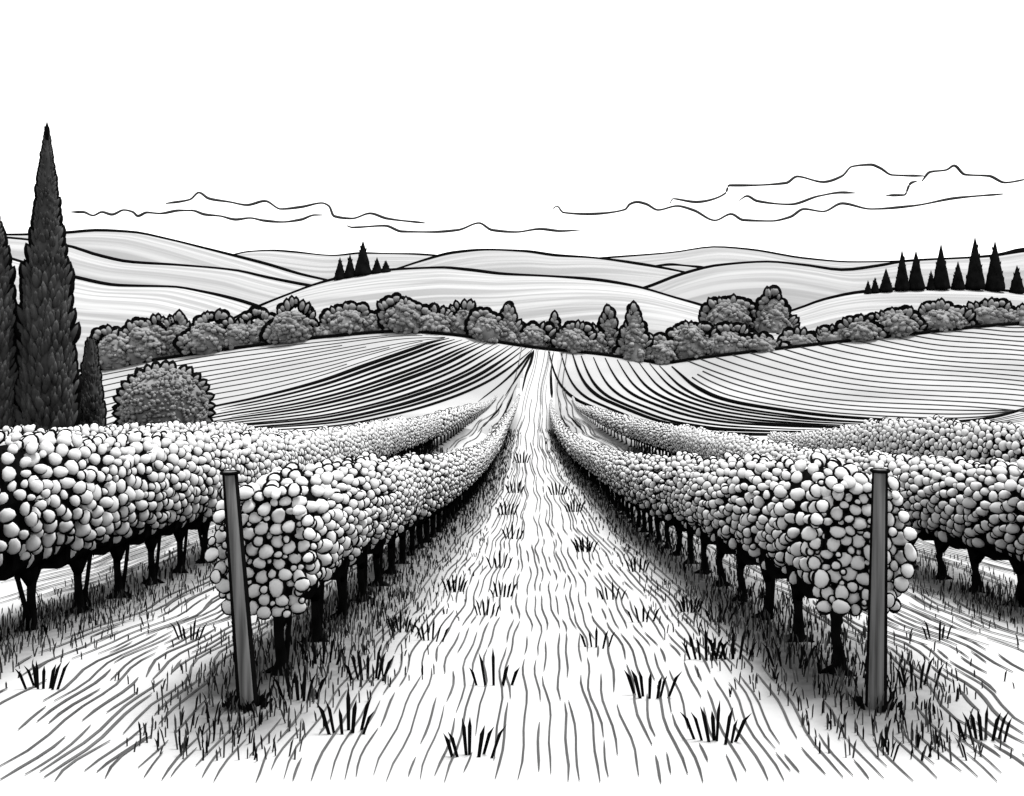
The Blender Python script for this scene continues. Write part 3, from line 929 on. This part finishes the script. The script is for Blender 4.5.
def cone_cypress(px, ytop, wpx, d, label, group, zbase, seed):
    rng = random.Random(seed); k = d/F
    H = (CAMH - (ytop - CY)*k) - zbase; R = wpx*k*.6
    root = empty('cypress_tree', ((px - CX)*k, d, zbase)); tag(root, label, 'cypress', group)
    mb = MB(); S, N = 12, 16; v = []; f = []
    for i in range(N+1):
        t = i/N; w = R*(1 - t)**.95*(1 if t > .06 else .9) + .02
        for j in range(S):
            a = 2*math.pi*j/S; q = w*(1 + .05*rng.uniform(-1, 1))
            v.append((q*math.cos(a), q*math.sin(a), .02*H + t*.98*H))
    for i in range(N):
        for j in range(S):
            j2 = (j+1) % S; f.append((i*S+j, i*S+j2, (i+1)*S+j2, (i+1)*S+j))
    f.append(tuple(range(S))[::-1]); f.append(tuple(N*S + j for j in range(S)))
    mb.add(v, f, 0)
    for q in range(16):
        t = rng.random()**1.3*.8; a = rng.uniform(0, 6.283); w = R*(1 - t)**.95*.86
        lump(mb, rng, (w*math.cos(a), w*math.sin(a), t*H + .04*H), (.3*math.cos(a), .3*math.sin(a), 1), R*.09, R*.34, 0, DRP, .2)
    mb.build('crown', [M_blackcyp], root)
    t = MB(); tube(t, [(0, 0, -R*.5), (0, 0, .06*H)], [R*.2, R*.16], 0, 7); t.build('trunk', [M_ink], root)

dcrest = lin([257, 284, 318, 352, 400, 441], [308.5, 297, 284.5, 276.5, 270, 268.5])
hcrest = lin([799, 823, 861, 908, 956, 1024, 1100], [309, 300.5, 293, 289.5, 288.5, 293, 297])
for i, (px, yt, w, lab) in enumerate([(340, 257, 11, 'small black cypress at the left end of the five on the middle hill'),
        (350, 254, 11, 'black cypress second from left among five on the middle hill'),
        (363, 240, 16, 'tallest black cypress in the clump of five on the middle hill'),
        (377, 257, 10, 'small black cypress just right of the tallest of five on the middle hill'),
        (386, 260, 9, 'smallest black cypress at the right end of the five on the middle hill')]):
    cone_cypress(px, yt, w, 446, lab, 'black cypresses on the middle hill', CAMH - (float(dcrest(px)) + 1.5 - CY)*446/F, 90+i)
for i, (px, yt, w, lab) in enumerate([(868, 280, 7, 'tiny black cypress at the left end of the clump on the right hill'),
        (875, 277, 8, 'tiny black cypress second from left on the right hill'),
        (886, 268, 12, 'short black cypress third from left on the right hill'),
        (902, 249, 13, 'tall black cypress, left one of a close pair on the right hill'),
        (916, 250, 15, 'tall black cypress, right one of a close pair on the right hill'),
        (931, 270, 8, 'short thin black cypress tucked between two tall ones on the right hill'),
        (941, 243, 15, 'tall black cypress in the middle of the clump on the right hill'),
        (958, 261, 12, 'medium black cypress left of the tallest one on the right hill'),
        (975, 236, 17, 'tallest black cypress of the clump on the right hill'),
        (995, 240, 17, 'tall black cypress right beside the tallest one on the right hill'),
        (1017, 265, 13, 'medium black cypress at the right end, by the picture edge')]):
    cone_cypress(px, yt, w, 396, lab, 'black cypresses on the right hill', CAMH - (float(hcrest(px)) + 1.5 - CY)*396/F, 120+i)

# ------------------------------------------------------------------ clouds: long thin wisps
CLOUDS = [
 ('long wavy cloud wisp low above the left hills, starting beside the tallest cypress', [(71, 212), (83, 212), (93, 215.5), (102, 212), (112, 214.5), (124, 210), (133, 212), (138, 216), (147, 212.5), (160, 213.5), (180, 210.5), (192, 210.5), (205, 214.5), (220, 216), (236, 219.5), (250, 218), (264, 220.6), (282, 222), (301, 219.6), (315, 215), (323, 215)]),
 ('upper left cloud wisp with one small peak', [(166, 203.5), (190, 199.5), (199, 192.5), (209, 198.5), (230, 202), (247, 205), (265, 201), (281, 209), (301, 207), (322, 203), (329, 206), (334, 216), (352, 218.5), (370, 213.4), (387, 218.5), (425, 223)]),
 ('lowest cloud wisp above the middle hills', [(347, 225.7), (352, 227.4), (385, 225.7), (402, 231.5), (431, 232), (458, 230), (479, 223), (492, 230), (516, 232), (540, 229), (561, 231), (581, 230)]),
 ('longest cloud wisp running right across the lower sky on the right', [(553, 208.6), (557, 206), (563, 212.4), (587, 214), (625, 209.5), (630, 204), (637, 202), (646, 204), (658, 210), (677, 206), (693, 210), (715, 220.4), (731, 214), (743, 220), (771, 221), (790, 217), (804, 209), (823, 211.5), (842, 203.4), (871, 209), (913, 205.8), (956, 198), (1003, 194)]),
 ('highest cloud outline on the right with a flat topped hump', [(670, 203.4), (673, 198.7), (696, 202), (726, 192.5), (729, 185.4), (743, 185.4), (786, 183), (797, 176.5), (823, 182), (842, 176), (852, 166.5), (871, 164.7), (880, 168), (892, 175), (924, 176)]),
 ('short cloud wisp inside the right cloud, below the flat topped hump', [(739, 200.6), (747, 196), (757, 201), (790, 204.4), (819, 196), (842, 192.5), (855, 193)]),
 ('small hooked cloud wisp between the flat hump and the right edge', [(886, 195.4), (904, 195), (911, 183), (917, 181)]),
 ('cloud outline with a sharp peak running out at the right edge', [(922, 181), (930, 172), (946, 170), (954, 165.6), (965, 174.6), (989, 176), (1005, 182.6), (1026, 179.3)]),
]
for i, (lab, pts) in enumerate(CLOUDS):
    D = 2600 + 60*i
    q = resample(pts, 8*len(pts)); n = len(q)
    P = np.array([px_at(a, b, D) for a, b in q]); c = P[n//2].copy()
    env = np.minimum(1, .45 + np.minimum(np.arange(n), n-1-np.arange(n))/8)*(1 + .2*np.sin(np.arange(n)*.3 + i))
    mb = MB(); tube(mb, P - c, 1.25*D/F*env, 0, 7)
    o = mb.build('cloud', [M_cloud], loc=tuple(c)); tag(o, lab, 'cloud', 'thin cloud wisps in the white sky')

# ------------------------------------------------------------------ light, sky, camera
SUN = Vector((.22, .10, .97)).normalized()
w = bpy.data.worlds.new('World'); SC.world = w; w.use_nodes = True
nt = w.node_tree; bg = nt.nodes['Background']
sky = nt.nodes.new('ShaderNodeTexSky'); sky.sky_type = 'NISHITA'; sky.sun_disc = False
sky.sun_elevation = math.asin(SUN.z); sky.sun_rotation = math.atan2(SUN.x, SUN.y)
sky.dust_density = 0; sky.air_density = 1.0; sky.ozone_density = 1
hs = nt.nodes.new('ShaderNodeHueSaturation'); hs.inputs['Saturation'].default_value = 0.0    # overcast: no colour left in the sky
nt.links.new(sky.outputs['Color'], hs.inputs['Color']); nt.links.new(hs.outputs['Color'], bg.inputs['Color'])
bg.inputs['Strength'].default_value = .1
ld = bpy.data.lights.new('sun', 'SUN'); ld.energy = 2.0; ld.angle = D2R(16); ld.color = (1, 1, 1)
lo = bpy.data.objects.new('sun', ld); COL.objects.link(lo)
lo.rotation_euler = SUN.to_track_quat('Z', 'Y').to_euler()

cd = bpy.data.cameras.new('camera'); cam = bpy.data.objects.new('camera', cd); COL.objects.link(cam)
cam.location = (0, 0, CAMH); cam.rotation_euler = (math.pi/2, 0, 0)
cd.sensor_width = 36; cd.lens = 36*F/1024
cd.shift_x = -(CX - 512)/1024; cd.shift_y = -(398 - CY)/1024
cd.clip_start = .05; cd.clip_end = 20000
SC.camera = cam
SC.view_settings.view_transform = 'Standard'; SC.view_settings.look = 'None'
SC.view_settings.gamma = 1; SC.view_settings.use_curve_mapping = False
SC.view_settings.exposure = 1.6
SC.cycles.max_bounces = 2; SC.cycles.diffuse_bounces = 0
SC.cycles.use_denoising = True
